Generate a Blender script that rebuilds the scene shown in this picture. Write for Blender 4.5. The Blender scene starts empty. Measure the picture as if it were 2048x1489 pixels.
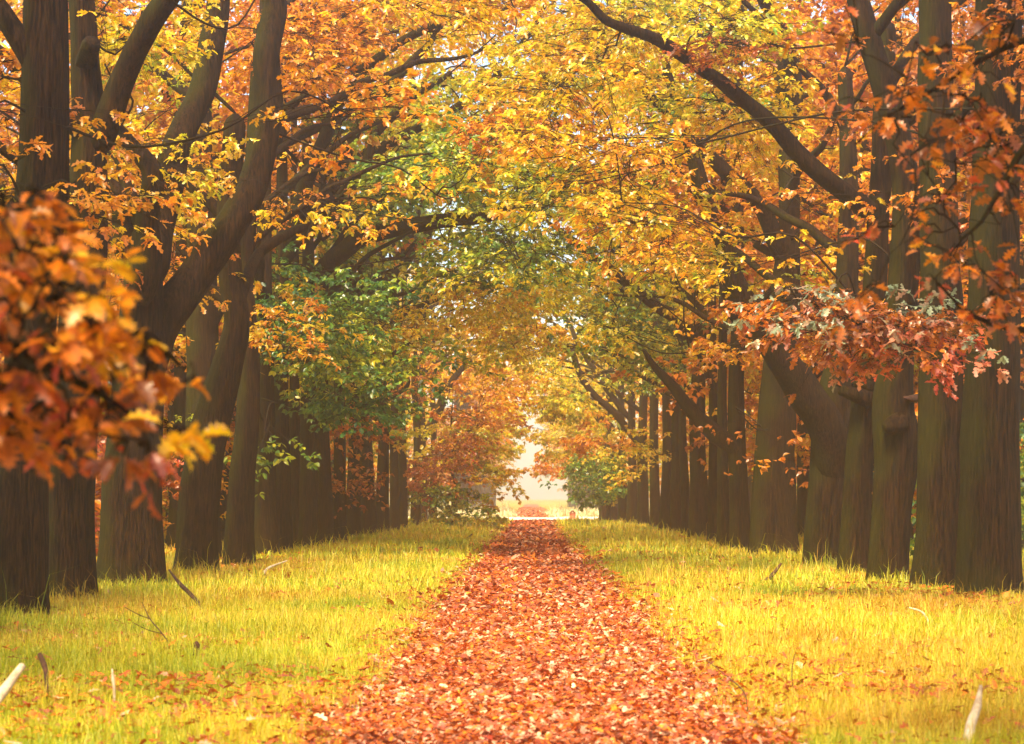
import bpy, math
import numpy as np
from mathutils import Matrix, Vector

scene = bpy.context.scene
COL = scene.collection
rng = np.random.default_rng(7)

# ------------------------------------------------------------------ camera
CAM = np.array([0.0, 0.0, 1.6])
PITCH, YAW = math.atan(245.5 / 5000), math.atan(38 / 5000)
cam = bpy.data.objects.new("camera", bpy.data.cameras.new("camera"))
COL.objects.link(cam)
cam.location = CAM
cam.rotation_euler = (math.pi / 2 + PITCH, 0, YAW)
cam.data.sensor_width = 36.0
cam.data.lens = 5000 / 2048 * 36.0
cam.data.clip_start = 0.1
cam.data.clip_end = 3000
cam.data.dof.use_dof = True
cam.data.dof.focus_distance = 48
cam.data.dof.aperture_fstop = 4.4
scene.camera = cam

# ------------------------------------------------------------------ light
SUN_EL, SUN_AZ = math.radians(56), math.radians(-171)     # behind the photographer and to the left
world = bpy.data.worlds.new("World")
scene.world = world
world.use_nodes = True
wn = world.node_tree
sky = wn.nodes.new("ShaderNodeTexSky")
sky.sky_type = 'NISHITA'
sky.sun_disc = False
sky.sun_elevation = SUN_EL
sky.sun_rotation = SUN_AZ
sky.air_density = 1.0
sky.dust_density = 1.0
sky.ozone_density = 0.6
wn.links.new(sky.outputs[0], wn.nodes["Background"].inputs[0])
wn.nodes["Background"].inputs[1].default_value = 0.12
sun = bpy.data.objects.new("sun", bpy.data.lights.new("sun", 'SUN'))
COL.objects.link(sun)
sun.data.energy = 5.0
sun.data.angle = math.radians(14)
sun.data.color = (1.0, 0.82, 0.56)
dv = Vector((math.sin(SUN_AZ) * math.cos(SUN_EL), math.cos(SUN_AZ) * math.cos(SUN_EL), math.sin(SUN_EL)))
sun.rotation_euler = dv.to_track_quat('Z', 'Y').to_euler()

scene.view_settings.view_transform = 'Standard'
scene.view_settings.look = 'None'
scene.view_settings.exposure = 1.55
scene.view_settings.gamma = 1.0
cy = scene.cycles
cy.use_denoising = True
cy.use_adaptive_sampling = True
cy.adaptive_threshold = 0.02
cy.max_bounces = 12
cy.diffuse_bounces = 6
cy.glossy_bounces = 2
cy.transmission_bounces = 8
cy.volume_bounces = 1
cy.sample_clamp_indirect = 6.0
cy.caustics_reflective = False
cy.caustics_refractive = False

# ------------------------------------------------------------------ maths helpers
_Rz = np.array([[math.cos(YAW), -math.sin(YAW), 0], [math.sin(YAW), math.cos(YAW), 0], [0, 0, 1]])
_a = math.pi / 2 + PITCH
_Rx = np.array([[1, 0, 0], [0, math.cos(_a), -math.sin(_a)], [0, math.sin(_a), math.cos(_a)]])
RC = _Rz @ _Rx


def P(px, py, d):
    """the point at distance d down the avenue seen at photo pixel (px, py)"""
    v = RC @ np.array([(px - 1024) / 5000, (744.5 - py) / 5000, -1.0])
    return CAM + v * (d / v[1])


def proj(p):
    q = (np.atleast_2d(p) - CAM) @ RC
    z = np.maximum(-q[:, 2], 1e-3)
    return 1024 + q[:, 0] / z * 5000, 744.5 - q[:, 1] / z * 5000


def _h(i, j, k, s):
    n = (i * 374761393 + j * 668265263 + k * 2147483647 + s * 1274126177) & 0xFFFFFFFF
    n = ((n ^ (n >> 13)) * 1274126177) & 0xFFFFFFFF
    return ((n ^ (n >> 16)) & 0xFFFF) / 65535.0


def vnoise(p, seed=0):
    """value noise in 0..1 at an (N,3) array"""
    p = np.asarray(p, float)
    f = np.floor(p)
    t = p - f
    t = t * t * (3 - 2 * t)
    i, j, k = (f[:, a].astype(np.int64) for a in range(3))
    r = 0
    for a in (0, 1):
        for b in (0, 1):
            for c in (0, 1):
                w = (t[:, 0] if a else 1 - t[:, 0]) * (t[:, 1] if b else 1 - t[:, 1]) * (t[:, 2] if c else 1 - t[:, 2])
                r = r + w * _h(i + a, j + b, k + c, seed)
    return r


def n2(x, y, s, seed=0):
    x = np.asarray(x, float)
    return vnoise(np.stack([x * s, np.asarray(y, float) * s, np.zeros_like(x)], -1).reshape(-1, 3), seed).reshape(x.shape)


def sstep(a, b, x):
    t = np.clip((x - a) / (b - a), 0, 1)
    return t * t * (3 - 2 * t)


def path_mid(y):
    return 0.05 * np.sin(np.asarray(y) * 0.05) + 0.03


def gz(x, y):
    """height of the ground"""
    x = np.asarray(x, float)
    y = np.asarray(y, float)
    a = np.abs(x - path_mid(y))
    near = 1 - sstep(230, 300, y)
    z = 0.03 * sstep(1.2, 2.4, a) * near
    z = z + (n2(x, y, 0.45, 3) - 0.5) * 0.10 * sstep(1.5, 3, a) * near
    z = z + (n2(x, y, 0.9, 5) - 0.5) * 0.03 * near
    return z


def norm(v):
    return v / np.maximum(np.linalg.norm(v, axis=-1, keepdims=True), 1e-9)


# ------------------------------------------------------------------ mesh helpers
def mesh(name, V, faces, mat, cols=None, smooth=False):
    """faces: list of (n,k) int arrays; cols: (total faces, 3) linear colour per face"""
    me = bpy.data.meshes.new(name)
    faces = [np.asarray(f, np.int32) for f in faces if len(f)]
    me.vertices.add(len(V))
    me.vertices.foreach_set("co", np.asarray(V, np.float32).ravel())
    loops = np.concatenate([f.ravel() for f in faces])
    tot = np.concatenate([np.full(len(f), f.shape[1], np.int32) for f in faces])
    start = np.concatenate([[0], np.cumsum(tot)[:-1]]).astype(np.int32)
    me.loops.add(len(loops))
    me.loops.foreach_set("vertex_index", loops)
    me.polygons.add(len(tot))
    me.polygons.foreach_set("loop_start", start)
    me.polygons.foreach_set("loop_total", tot)
    if smooth:
        me.polygons.foreach_set("use_smooth", np.ones(len(tot), bool))
    if cols is not None:
        at = me.attributes.new("tint", 'FLOAT_COLOR', 'FACE')
        c = np.ones((len(tot), 4), np.float32)
        c[:, :3] = cols
        at.data.foreach_set("color", c.ravel())
    me.update(calc_edges=True)
    me.materials.append(mat)
    return me


def link(name, me, parent=None, loc=None):
    o = bpy.data.objects.new(name, me)
    COL.objects.link(o)
    if parent is not None:
        o.parent = parent
    if loc is not None:
        o.location = loc
    return o


def tag(o, label=None, cat=None, group=None, kind=None):
    for k, v in (("label", label), ("category", cat), ("group", group), ("kind", kind)):
        if v:
            o[k] = v
    return o


def empty(name, loc):
    o = bpy.data.objects.new(name, None)
    o.empty_display_size = 0.3
    COL.objects.link(o)
    o.location = loc
    return o


def smooth_line(pts, rad, step):
    """Catmull-Rom through pts, resampled about every step metres"""
    pts = np.asarray(pts, float)
    rad = np.asarray(rad, float)
    n = len(pts)
    if n == 2:
        m = max(2, int(np.linalg.norm(pts[1] - pts[0]) / step) + 1)
        t = np.linspace(0, 1, m)[:, None]
        return pts[0] + (pts[1] - pts[0]) * t, rad[0] + (rad[1] - rad[0]) * t[:, 0]
    ext = np.vstack([2 * pts[0] - pts[1], pts, 2 * pts[-1] - pts[-2]])
    oP, oR = [], []
    for i in range(n - 1):
        p0, p1, p2, p3 = ext[i:i + 4]
        m = max(1, int(np.ceil(np.linalg.norm(p2 - p1) / step)))
        t = (np.arange(m) / m)[:, None]
        oP.append(0.5 * (2 * p1 + (p2 - p0) * t + (2 * p0 - 5 * p1 + 4 * p2 - p3) * t ** 2 + (3 * p1 - p0 - 3 * p2 + p3) * t ** 3))
        oR.append(rad[i] + (rad[i + 1] - rad[i]) * t[:, 0])
    oP.append(pts[-1:])
    oR.append(rad[-1:])
    return np.vstack(oP), np.concatenate(oR)


def tube(pts, rad, sides, lump=0.0, flare=0.0, base_z=0.0, seed=0, ridge=0.0):
    """(V, quads, caps) of a tube along pts; lumpy skin and a root flare when asked"""
    pts = np.asarray(pts, float)
    rad = np.asarray(rad, float)
    n = len(pts)
    T = norm(np.gradient(pts, axis=0))
    ref = np.array([0.0, 1, 0]) if abs(T[0][1]) < 0.8 else np.array([1.0, 0, 0])
    U = np.zeros_like(T)
    for i in range(n):
        u = ref - T[i] * np.dot(ref, T[i])
        U[i] = u / max(np.linalg.norm(u), 1e-9)
        ref = U[i]
    W = np.cross(T, U)
    th = np.linspace(0, 2 * math.pi, sides, endpoint=False)
    ring = U[:, None, :] * np.cos(th)[None, :, None] + W[:, None, :] * np.sin(th)[None, :, None]
    R = np.repeat(rad[:, None], sides, 1)
    if flare:
        hgt = np.maximum(pts[:, 2] - base_z, 0)
        lob = 0.6 + 0.4 * np.cos(5 * th + seed) + 0.25 * np.cos(3 * th + 2.1 * seed)
        R = R * (1 + flare * np.exp(-hgt / 0.35)[:, None] * lob[None, :] + 0.25 * flare * np.exp(-hgt / 1.6)[:, None])
    if lump or ridge:
        q = pts[:, None, :] + ring * R[..., None]
        f = q.reshape(-1, 3)
        if lump:
            a = vnoise(f * np.array([1.1, 1.1, 0.55]) + seed * 3.7, seed) - 0.5
            b = vnoise(f * np.array([3.2, 3.2, 1.6]) + seed * 1.3, seed + 1) - 0.5
            R = R * (1 + lump * (a * 1.3 + b * 0.7).reshape(n, sides))
        if ridge:
            c = vnoise(np.stack([np.tile(np.cos(th) * 5.5, n), np.tile(np.sin(th) * 5.5, n), f[:, 2] * 0.7], -1) + seed, seed + 2) - 0.5
            R = R + (ridge * c).reshape(n, sides)
    V = (pts[:, None, :] + ring * R[..., None]).reshape(-1, 3)
    i = np.arange(n - 1)[:, None] * sides
    j = np.arange(sides)[None, :]
    k = (j + 1) % sides
    Q = np.stack([i + j, i + k, i + sides + k, i + sides + j], -1).reshape(-1, 4)
    caps = [np.arange(sides)[::-1][None, :], (np.arange(sides) + (n - 1) * sides)[None, :]]
    return V, Q, caps


def round_tip(p, r):
    """close a tube with a rounded tip instead of a flat cut"""
    t = norm(p[-1] - p[-2])
    e = r[-1]
    return np.vstack([p, p[-1] + t * e * .6, p[-1] + t * e * 1.1]), np.concatenate([r, [e * .75, e * .2]])


class Buf:
    def __init__(self):
        self.V, self.F, self.n = [], {}, 0

    def add(self, V, *faces):
        for f in faces:
            f = np.asarray(f)
            if len(f):
                self.F.setdefault(f.shape[1], []).append(f + self.n)
        self.V.append(V)
        self.n += len(V)

    def build(self, name, mat, off=None, smooth=True):
        V = np.vstack(self.V)
        if off is not None:
            V = V - off
        return mesh(name, V, [np.vstack(f) for f in self.F.values()], mat, smooth=smooth)


def twig_tubes(A, B, C, ra, rc, sides=3):
    """many thin bent twigs at once: A -> B -> C"""
    N = len(A)
    d = norm(C - A)
    ref = np.where(np.abs(d[:, 2:3]) < 0.8, np.array([[0, 0, 1.0]]), np.array([[1.0, 0, 0]]))
    u = norm(np.cross(d, ref))
    w = np.cross(d, u)
    th = np.linspace(0, 2 * math.pi, sides, endpoint=False)
    ring = u[:, None, :] * np.cos(th)[None, :, None] + w[:, None, :] * np.sin(th)[None, :, None]
    ra = np.broadcast_to(ra, (N,))[:, None, None]
    rc = np.broadcast_to(rc, (N,))[:, None, None]
    V = np.concatenate([A[:, None] + ring * ra, B[:, None] + ring * (ra * .6 + rc * .4), C[:, None] + ring * rc], 1).reshape(-1, 3)
    j = np.arange(sides)
    k = (j + 1) % sides
    q = np.concatenate([np.stack([j, k, k + sides, j + sides], -1), np.stack([j + sides, k + sides, k + 2 * sides, j + 2 * sides], -1)])
    return V, (np.arange(N)[:, None, None] * (3 * sides) + q[None]).reshape(-1, 4)


# ------------------------------------------------------------------ materials
def new_mat(name):
    m = bpy.data.materials.new(name)
    m.use_nodes = True
    nt = m.node_tree
    nt.nodes.clear()
    return m, nt, nt.nodes.new("ShaderNodeOutputMaterial")


def leaf_mat(name, trans, gloss, rough):
    m, nt, out = new_mat(name)
    N, L = nt.nodes, nt.links
    at = N.new("ShaderNodeAttribute")
    at.attribute_name = "tint"
    tc = N.new("ShaderNodeTexCoord")
    no = N.new("ShaderNodeTexNoise")
    no.inputs["Scale"].default_value = 38
    no.inputs["Detail"].default_value = 3
    L.new(tc.outputs["Object"], no.inputs["Vector"])
    mr = N.new("ShaderNodeMapRange")
    mr.inputs[1].default_value, mr.inputs[2].default_value = 0.3, 0.7
    mr.inputs[3].default_value, mr.inputs[4].default_value = 0.72, 1.2
    L.new(no.outputs["Fac"], mr.inputs[0])
    mx = N.new("ShaderNodeMix")
    mx.data_type, mx.blend_type = 'RGBA', 'MULTIPLY'
    mx.inputs["Factor"].default_value = 1
    L.new(at.outputs["Color"], mx.inputs["A"])
    cmb = N.new("ShaderNodeCombineColor")
    for i in range(3):
        L.new(mr.outputs[0], cmb.inputs[i])
    L.new(cmb.outputs[0], mx.inputs["B"])
    d = N.new("ShaderNodeBsdfDiffuse")
    t = N.new("ShaderNodeBsdfTranslucent")
    g = N.new("ShaderNodeBsdfGlossy")
    g.inputs["Roughness"].default_value = rough
    g.inputs["Color"].default_value = (1, .95, .88, 1)
    L.new(mx.outputs["Result"], d.inputs["Color"])
    L.new(mx.outputs["Result"], t.inputs["Color"])
    a = N.new("ShaderNodeMixShader")
    a.inputs[0].default_value = trans
    L.new(d.outputs[0], a.inputs[1])
    L.new(t.outputs[0], a.inputs[2])
    b = N.new("ShaderNodeMixShader")
    b.inputs[0].default_value = gloss
    L.new(a.outputs[0], b.inputs[1])
    L.new(g.outputs[0], b.inputs[2])
    L.new(b.outputs[0], out.inputs["Surface"])
    return m


def bark_mat(name, c0, c1, moss_lit, scale=1.0, bump=0.5):
    m, nt, out = new_mat(name)
    N, L = nt.nodes, nt.links
    tc = N.new("ShaderNodeTexCoord")
    mp = N.new("ShaderNodeMapping")
    mp.inputs["Scale"].default_value = (30 * scale, 30 * scale, 2.6 * scale)
    L.new(tc.outputs["Object"], mp.inputs["Vector"])
    n1 = N.new("ShaderNodeTexNoise")
    n1.inputs["Scale"].default_value = 1.0
    n1.inputs["Detail"].default_value = 6
    n1.inputs["Roughness"].default_value = 0.7
    n1.inputs["Distortion"].default_value = 0.5
    L.new(mp.outputs[0], n1.inputs["Vector"])
    nb = N.new("ShaderNodeTexNoise")
    nb.inputs["Scale"].default_value = 0.9
    nb.inputs["Detail"].default_value = 4
    L.new(tc.outputs["Object"], nb.inputs["Vector"])
    cr = N.new("ShaderNodeValToRGB")
    cr.color_ramp.elements[0].position, cr.color_ramp.elements[1].position = 0.40, 0.64
    cr.color_ramp.elements[0].color = (*c0, 1)
    cr.color_ramp.elements[1].color = (*c1, 1)
    L.new(n1.outputs["Fac"], cr.inputs[0])
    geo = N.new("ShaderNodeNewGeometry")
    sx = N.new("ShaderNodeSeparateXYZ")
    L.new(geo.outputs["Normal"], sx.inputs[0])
    # mossy green that also paints in the light on each trunk's left side
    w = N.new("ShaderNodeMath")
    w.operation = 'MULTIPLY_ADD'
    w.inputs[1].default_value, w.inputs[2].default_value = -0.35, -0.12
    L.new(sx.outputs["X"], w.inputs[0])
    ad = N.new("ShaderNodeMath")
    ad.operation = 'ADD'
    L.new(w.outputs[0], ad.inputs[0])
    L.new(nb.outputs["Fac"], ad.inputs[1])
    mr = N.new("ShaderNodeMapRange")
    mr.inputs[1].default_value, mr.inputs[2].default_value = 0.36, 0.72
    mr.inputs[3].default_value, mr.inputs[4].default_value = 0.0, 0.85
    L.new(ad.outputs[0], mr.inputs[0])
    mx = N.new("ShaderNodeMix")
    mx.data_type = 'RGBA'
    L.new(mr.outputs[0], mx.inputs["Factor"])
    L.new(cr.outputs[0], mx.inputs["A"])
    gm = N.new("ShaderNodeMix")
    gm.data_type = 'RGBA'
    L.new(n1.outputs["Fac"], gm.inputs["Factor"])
    gm.inputs["A"].default_value = (moss_lit[0] * .35, moss_lit[1] * .35, moss_lit[2] * .35, 1)
    gm.inputs["B"].default_value = (moss_lit[0] * 1.5, moss_lit[1] * 1.5, moss_lit[2] * 1.5, 1)
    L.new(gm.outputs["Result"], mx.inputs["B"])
    bs = N.new("ShaderNodeBsdfPrincipled")
    bs.inputs["Roughness"].default_value = 0.85
    bs.inputs["Specular IOR Level"].default_value = 0.08
    L.new(mx.outputs["Result"], bs.inputs["Base Color"])
    bp = N.new("ShaderNodeBump")
    bp.inputs["Strength"].default_value = bump
    bp.inputs["Distance"].default_value = 0.06
    L.new(n1.outputs["Fac"], bp.inputs["Height"])
    L.new(bp.outputs[0], bs.inputs["Normal"])
    L.new(bs.outputs[0], out.inputs["Surface"])
    return m


def ramp_mat(name, stops, scale, rough=0.9, bump=0.0, scale2=None):
    m, nt, out = new_mat(name)
    N, L = nt.nodes, nt.links
    tc = N.new("ShaderNodeTexCoord")
    n1 = N.new("ShaderNodeTexNoise")
    n1.inputs["Scale"].default_value = scale
    n1.inputs["Detail"].default_value = 8
    n1.inputs["Roughness"].default_value = 0.65
    L.new(tc.outputs["Object"], n1.inputs["Vector"])
    fac = n1.outputs["Fac"]
    if scale2:
        n2_ = N.new("ShaderNodeTexNoise")
        n2_.inputs["Scale"].default_value = scale2
        n2_.inputs["Detail"].default_value = 4
        L.new(tc.outputs["Object"], n2_.inputs["Vector"])
        av = N.new("ShaderNodeMath")
        av.operation = 'MULTIPLY_ADD'
        av.inputs[1].default_value = 0.5
        L.new(n1.outputs["Fac"], av.inputs[0])
        hv = N.new("ShaderNodeMath")
        hv.operation = 'MULTIPLY'
        hv.inputs[1].default_value = 0.5
        L.new(n2_.outputs["Fac"], hv.inputs[0])
        L.new(hv.outputs[0], av.inputs[2])
        fac = av.outputs[0]
    cr = N.new("ShaderNodeValToRGB")
    e = cr.color_ramp.elements
    e[0].position, e[0].color = stops[0][0], (*stops[0][1], 1)
    e[1].position, e[1].color = stops[-1][0], (*stops[-1][1], 1)
    for p, c in stops[1:-1]:
        x = e.new(p)
        x.color = (*c, 1)
    L.new(fac, cr.inputs[0])
    bs = N.new("ShaderNodeBsdfPrincipled")
    bs.inputs["Roughness"].default_value = rough
    bs.inputs["Specular IOR Level"].default_value = 0.2
    L.new(cr.outputs[0], bs.inputs["Base Color"])
    if bump:
        bp = N.new("ShaderNodeBump")
        bp.inputs["Strength"].default_value = bump
        bp.inputs["Distance"].default_value = 0.04
        L.new(n1.outputs["Fac"], bp.inputs["Height"])
        L.new(bp.outputs[0], bs.inputs["Normal"])
    L.new(bs.outputs[0], out.inputs["Surface"])
    return m


LEAF = leaf_mat("autumn_leaf", 0.52, 0.05, 0.38)
LITTER = leaf_mat("fallen_leaf", 0.15, 0.045, 0.45)
BLADE = leaf_mat("grass_blade", 0.45, 0.03, 0.5)
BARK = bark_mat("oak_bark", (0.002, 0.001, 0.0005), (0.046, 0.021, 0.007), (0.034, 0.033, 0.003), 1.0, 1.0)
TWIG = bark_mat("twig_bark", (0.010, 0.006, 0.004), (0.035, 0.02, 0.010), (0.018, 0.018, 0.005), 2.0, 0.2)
WOOD_PALE = ramp_mat("bleached_wood", [(0.3, (0.30, 0.20, 0.11)), (0.55, (0.62, 0.50, 0.32)), (0.75, (0.78, 0.68, 0.5))], 9, 0.7, 0.5)
WOOD_DARK = ramp_mat("dead_wood", [(0.3, (0.025, 0.011, 0.005)), (0.7, (0.11, 0.048, 0.02))], 14, 0.85, 0.5)
WOOD_RAW = ramp_mat("torn_wood", [(0.3, (0.015, 0.006, 0.003)), (0.7, (0.075, 0.03, 0.014))], 16, 0.8, 0.6)
SOIL = ramp_mat("meadow_ground", [(0.25, (0.16, 0.11, 0.02)), (0.5, (0.34, 0.26, 0.03)), (0.75, (0.46, 0.36, 0.05))], 1.2, 0.95, 0.3, 14)
PATHM = ramp_mat("leafy_path_soil", [(0.25, (0.10, 0.03, 0.012)), (0.5, (0.34, 0.10, 0.04)), (0.75, (0.5, 0.2, 0.08))], 2.0, 0.9, 0.5, 20)
SAND = ramp_mat("pale_sand", [(0.3, (0.62, 0.5, 0.36)), (0.7, (0.8, 0.7, 0.55))], 3, 0.95, 0.2)

# leaf colours from dark green through yellow and orange to red
_PT = np.array([0.0, 0.12, 0.25, 0.40, 0.55, 0.70, 0.84, 1.0, 1.15, 1.3])
_PC = np.array([[.034, .115, .022], [.13, .26, .028], [.46, .47, .018], [.80, .54, .012],
                [.80, .34, .009], [.62, .175, .009], [.30, .098, .014], [.48, .055, .014], [.66, .26, .15], [.26, .33, .19]])


def palette(t):
    t = np.clip(t, 0, 1.3)
    return np.stack([np.interp(t, _PT, _PC[:, i]) for i in range(3)], -1)


# ------------------------------------------------------------------ leaves
def leaf_template(half, fold, curl):
    """lobed leaf from its half outline [(x, y)...] ending at the tip (0, 1): verts, quads, tris"""
    h = np.array(half, float)
    n = len(h) - 1                       # outline points beside the midrib
    xs, ys = h[:n, 0], h[:n, 1]
    mid = np.stack([np.zeros(n), np.linspace(0.0, 0.8, n)], -1)
    V = np.concatenate([mid, np.stack([xs, ys], -1), np.stack([-xs, ys], -1), [[0, 1.0]]])
    Z = fold * np.abs(V[:, 0]) - curl * V[:, 1] ** 2
    q, t = [], []
    for i in range(n - 1):
        q.append((i, n + i, n + i + 1, i + 1))
        q.append((i, i + 1, 2 * n + i + 1, 2 * n + i))
    t.append((n - 1, 2 * n - 1, 3 * n))
    t.append((n - 1, 3 * n, 3 * n - 1))
    return np.column_stack([V, Z]), np.array(q), np.array(t)


T_HI = leaf_template([(.03, -.12), (.04, .10), (.21, .20), (.09, .31), (.31, .40), (.28, .47), (.11, .52), (.34, .70), (.12, .71), (.20, .90), (.06, .88), (0, 1)], .3, .28)
T_MID = leaf_template([(.03, -.08), (.20, .24), (.09, .36), (.34, .56), (.12, .66), (.19, .88), (0, 1)], .3, .25)
T_LOW = leaf_template([(.05, 0), (.30, .38), (.26, .66), (0, 1)], .3, .2)
T_MIN = (np.array([[0, 0, 0], [.34, .5, .1], [0, 1, -.2], [-.34, .5, .1]]), np.array([(0, 1, 2, 3)]), np.zeros((0, 3), int))


def leaves_mesh(name, lv, tmpl, mat, off=None, vjit=0.22, wood=None):
    """lv: dict of arrays pos, ax, nr, size, hue (or col)"""
    TV, TQ, TT = tmpl
    pos, ax, nr, sz = lv["pos"], norm(lv["ax"]), lv["nr"], lv["size"]
    N, m = len(pos), len(TV)
    sd = norm(np.cross(ax, nr))
    nr = np.cross(sd, ax)
    cur = rng.uniform(0.2, 1.9, N) * np.where(rng.random(N) < .12, -1, 1)
    wid = rng.uniform(0.8, 1.15, N)
    V = (pos[:, None] + sz[:, None, None] * (TV[None, :, 0, None] * (sd * wid[:, None])[:, None] + TV[None, :, 1, None] * ax[:, None]
         + TV[None, :, 2, None] * (nr * cur[:, None])[:, None])).reshape(-1, 3)
    if off is not None:
        V = V - off
    idx = np.arange(N)[:, None, None] * m
    c = lv["col"] if "col" in lv else palette(lv["hue"])
    c = c * np.exp(rng.normal(0, vjit, N))[:, None]
    faces, cols = [], []
    for F in (TQ, TT):
        if len(F):
            faces.append((idx + F[None]).reshape(-1, F.shape[1]))
            cols.append(np.repeat(c, len(F), 0))
    nl = sum(len(f) for f in faces)
    if wood is not None and wood.n:
        for k, f in wood.F.items():
            f = np.vstack(f)
            faces.append(f + len(V))
            cols.append(np.zeros((len(f), 3)))
        W = np.vstack(wood.V)
        V = np.vstack([V, W if off is None else W - off])
    me = mesh(name, V, faces, mat, np.minimum(np.vstack(cols), .85))
    if len(me.polygons) > nl:
        me.materials.append(TWIG)
        mi = np.zeros(len(me.polygons), np.int32)
        mi[nl:] = 1
        me.polygons.foreach_set("material_index", mi)
    return me


def sprays(root, dirs, scale, hue, leaf, nodes=6, per=4, jit=0.06):
    """leaf rosettes on drooping shoots: one spray per root; returns the leaves and the shoot ends"""
    S = len(root)
    dirs = dirs.copy()
    dirs[:, 2] *= 0.5
    dirs = norm(dirs)
    side = norm(np.cross(dirs, np.array([[0, 0, 1.0]])))
    s = rng.uniform(0.12, 1.0, (S, nodes))
    lat = rng.uniform(-1, 1, (S, nodes)) * (0.5 - 0.2 * s)
    up = rng.normal(0, 0.10, (S, nodes)) - 0.22 * s ** 2
    nd = root[:, None] + scale[:, None, None] * (s[..., None] * dirs[:, None] + lat[..., None] * side[:, None])
    nd[..., 2] += up * scale[:, None]
    out = norm(dirs[:, None] * 0.8 + side[:, None] * np.sign(lat)[..., None] * 0.7)          # shoot direction at each node
    k = S * nodes * per
    nd_ = np.repeat(nd.reshape(-1, 3), per, 0)
    ou = np.repeat(out.reshape(-1, 3), per, 0)
    sd = norm(np.cross(ou, np.array([[0, 0, 1.0]])))
    an = rng.uniform(-1.9, 1.9, k)[:, None]
    ax = ou * np.cos(an) + sd * np.sin(an)
    ax[:, 2] += rng.normal(-0.35, 0.38, k)
    nr = np.stack([rng.normal(0, .5, k), rng.normal(0, .5, k), np.ones(k)], -1)
    sz = leaf * rng.uniform(0.65, 1.2, k)
    return {"pos": nd_ + norm(ax) * 0.02, "ax": norm(ax), "nr": norm(nr), "size": sz,
            "hue": np.repeat(hue, nodes * per) + rng.normal(0, jit, k)}, nd


# where along the avenue the crowns have turned: (photo column, row, hue)
_AN = np.array([
    (60, 150, .60), (170, 350, .6), (280, 90, .40), (330, 290, .44), (430, 300, .50), (600, 90, .68), (640, 260, .60), (700, 170, .78), (560, 470, .66),
    (640, 520, .06), (600, 600, .07), (680, 690, .17), (760, 830, .05), (740, 560, .12), (500, 560, .6), (540, 640, .5), (450, 100, .58),
    (800, 300, .20), (900, 360, .15), (950, 140, .40), (850, 190, .22), (800, 100, .36), (1000, 60, .6), (880, 270, .18), (760, 240, .28), (980, 260, .26), (960, 330, .14), (760, 400, .12), (1040, 390, .18),
    (1050, 250, .62), (1150, 120, .40), (1220, 150, .36), (1000, 450, .12), (1130, 400, .22), (1300, 350, .60), (1400, 100, .32), (1450, 210, .40),
    (1560, 190, .42), (1350, 460, .62), (1200, 530, .20), (1300, 620, .12), (1100, 320, .55),
    (850, 560, .40), (900, 700, .46), (1000, 640, .43), (950, 790, .70), (830, 800, .58), (930, 850, .74), (970, 950, .38), (880, 960, .72), (920, 600, .44),
    (1150, 720, .30), (1250, 720, .20), (1230, 840, .62), (1200, 950, .12), (1270, 930, .40), (1100, 800, .38), (1060, 720, .42), (1150, 600, .38),
    (1450, 400, .68), (1400, 650, .38), (1600, 450, .32), (1500, 700, .6), (1480, 560, .55), (1650, 100, .72), (1850, 250, .76), (1950, 500, .78), (1700, 300, .6),
    (100, 900, .7), (1850, 900, .15), (1620, 950, .3)])


def hue_at(p):
    px, py = proj(p)
    w = np.exp(-((px[:, None] - _AN[None, :, 0]) ** 2 + (py[:, None] - _AN[None, :, 1]) ** 2) / (2 * 75.0 ** 2)) + 1e-9
    return (w * _AN[None, :, 2]).sum(1) / w.sum(1)


def in_view(p, mx=260, my=240):
    px, py = proj(p)
    return (px > -mx) & (px < 2048 + mx) & (py > -my) & (py < 1500)


# ------------------------------------------------------------------ setting
def axis_grid(lo, hi, step, far):
    a = np.arange(lo, hi + 1e-6, step)
    o, e, s = [], hi, step
    while e < far:
        s *= 1.6
        e += s
        o.append(e)
    b, e, s = [], lo, step
    while e > -far:
        s *= 1.6
        e -= s
        b.append(e)
    return np.concatenate([b[::-1], a, o])


def sheet(xs, ys, zf):
    X, Y = np.meshgrid(xs, ys)
    V = np.stack([X, Y, zf(X, Y)], -1).reshape(-1, 3)
    w, h = len(xs), len(ys)
    i = np.arange(h - 1)[:, None] * w + np.arange(w - 1)[None]
    return V, np.stack([i, i + 1, i + w + 1, i + w], -1).reshape(-1, 4)


V, Q = sheet(axis_grid(-16, 16, 0.4, 800), axis_grid(6, 230, 0.5, 800), gz)
tag(link("ground", mesh("ground", V, [Q], SOIL, smooth=True)), kind="structure")


def path_half(y):
    y = np.asarray(y, float)
    return 1.38 - 0.28 * sstep(30, 110, y)


ys = np.arange(4, 420, 0.5)
us = np.linspace(-1, 1, 13)
X = path_mid(ys)[:, None] + us[None] * (path_half(ys) * (1 + 0.12 * (n2(ys, ys * 0, 0.35, 9) - .5)))[:, None]
Y = np.repeat(ys[:, None], 13, 1)
V = np.stack([X, Y, gz(X, Y) + 0.004 + 0.01 * (1 - us[None] ** 2)], -1).reshape(-1, 3)
i = np.arange(len(ys) - 1)[:, None] * 13 + np.arange(12)[None]
Q = np.stack([i, i + 1, i + 14, i + 13], -1).reshape(-1, 4)
tag(link("path", mesh("path", V, [Q], PATHM, smooth=True)), kind="structure")
xs = np.arange(-60, 60.1, 0.5)
ys = np.linspace(151, 173, 23)
V, Q = sheet(xs, ys, lambda x, y: gz(x, y) + 0.022 + 0.02 * sstep(151, 154, y))
tag(link("sandy_track", mesh("sandy_track", V, [Q], SAND, smooth=True)), kind="structure")

# ------------------------------------------------------------------ trees
TREES = {}
HERO = []          # (column, row, distance, half width) along trunks and limbs that stand clear of leaves
TOP = 16.0


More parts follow.
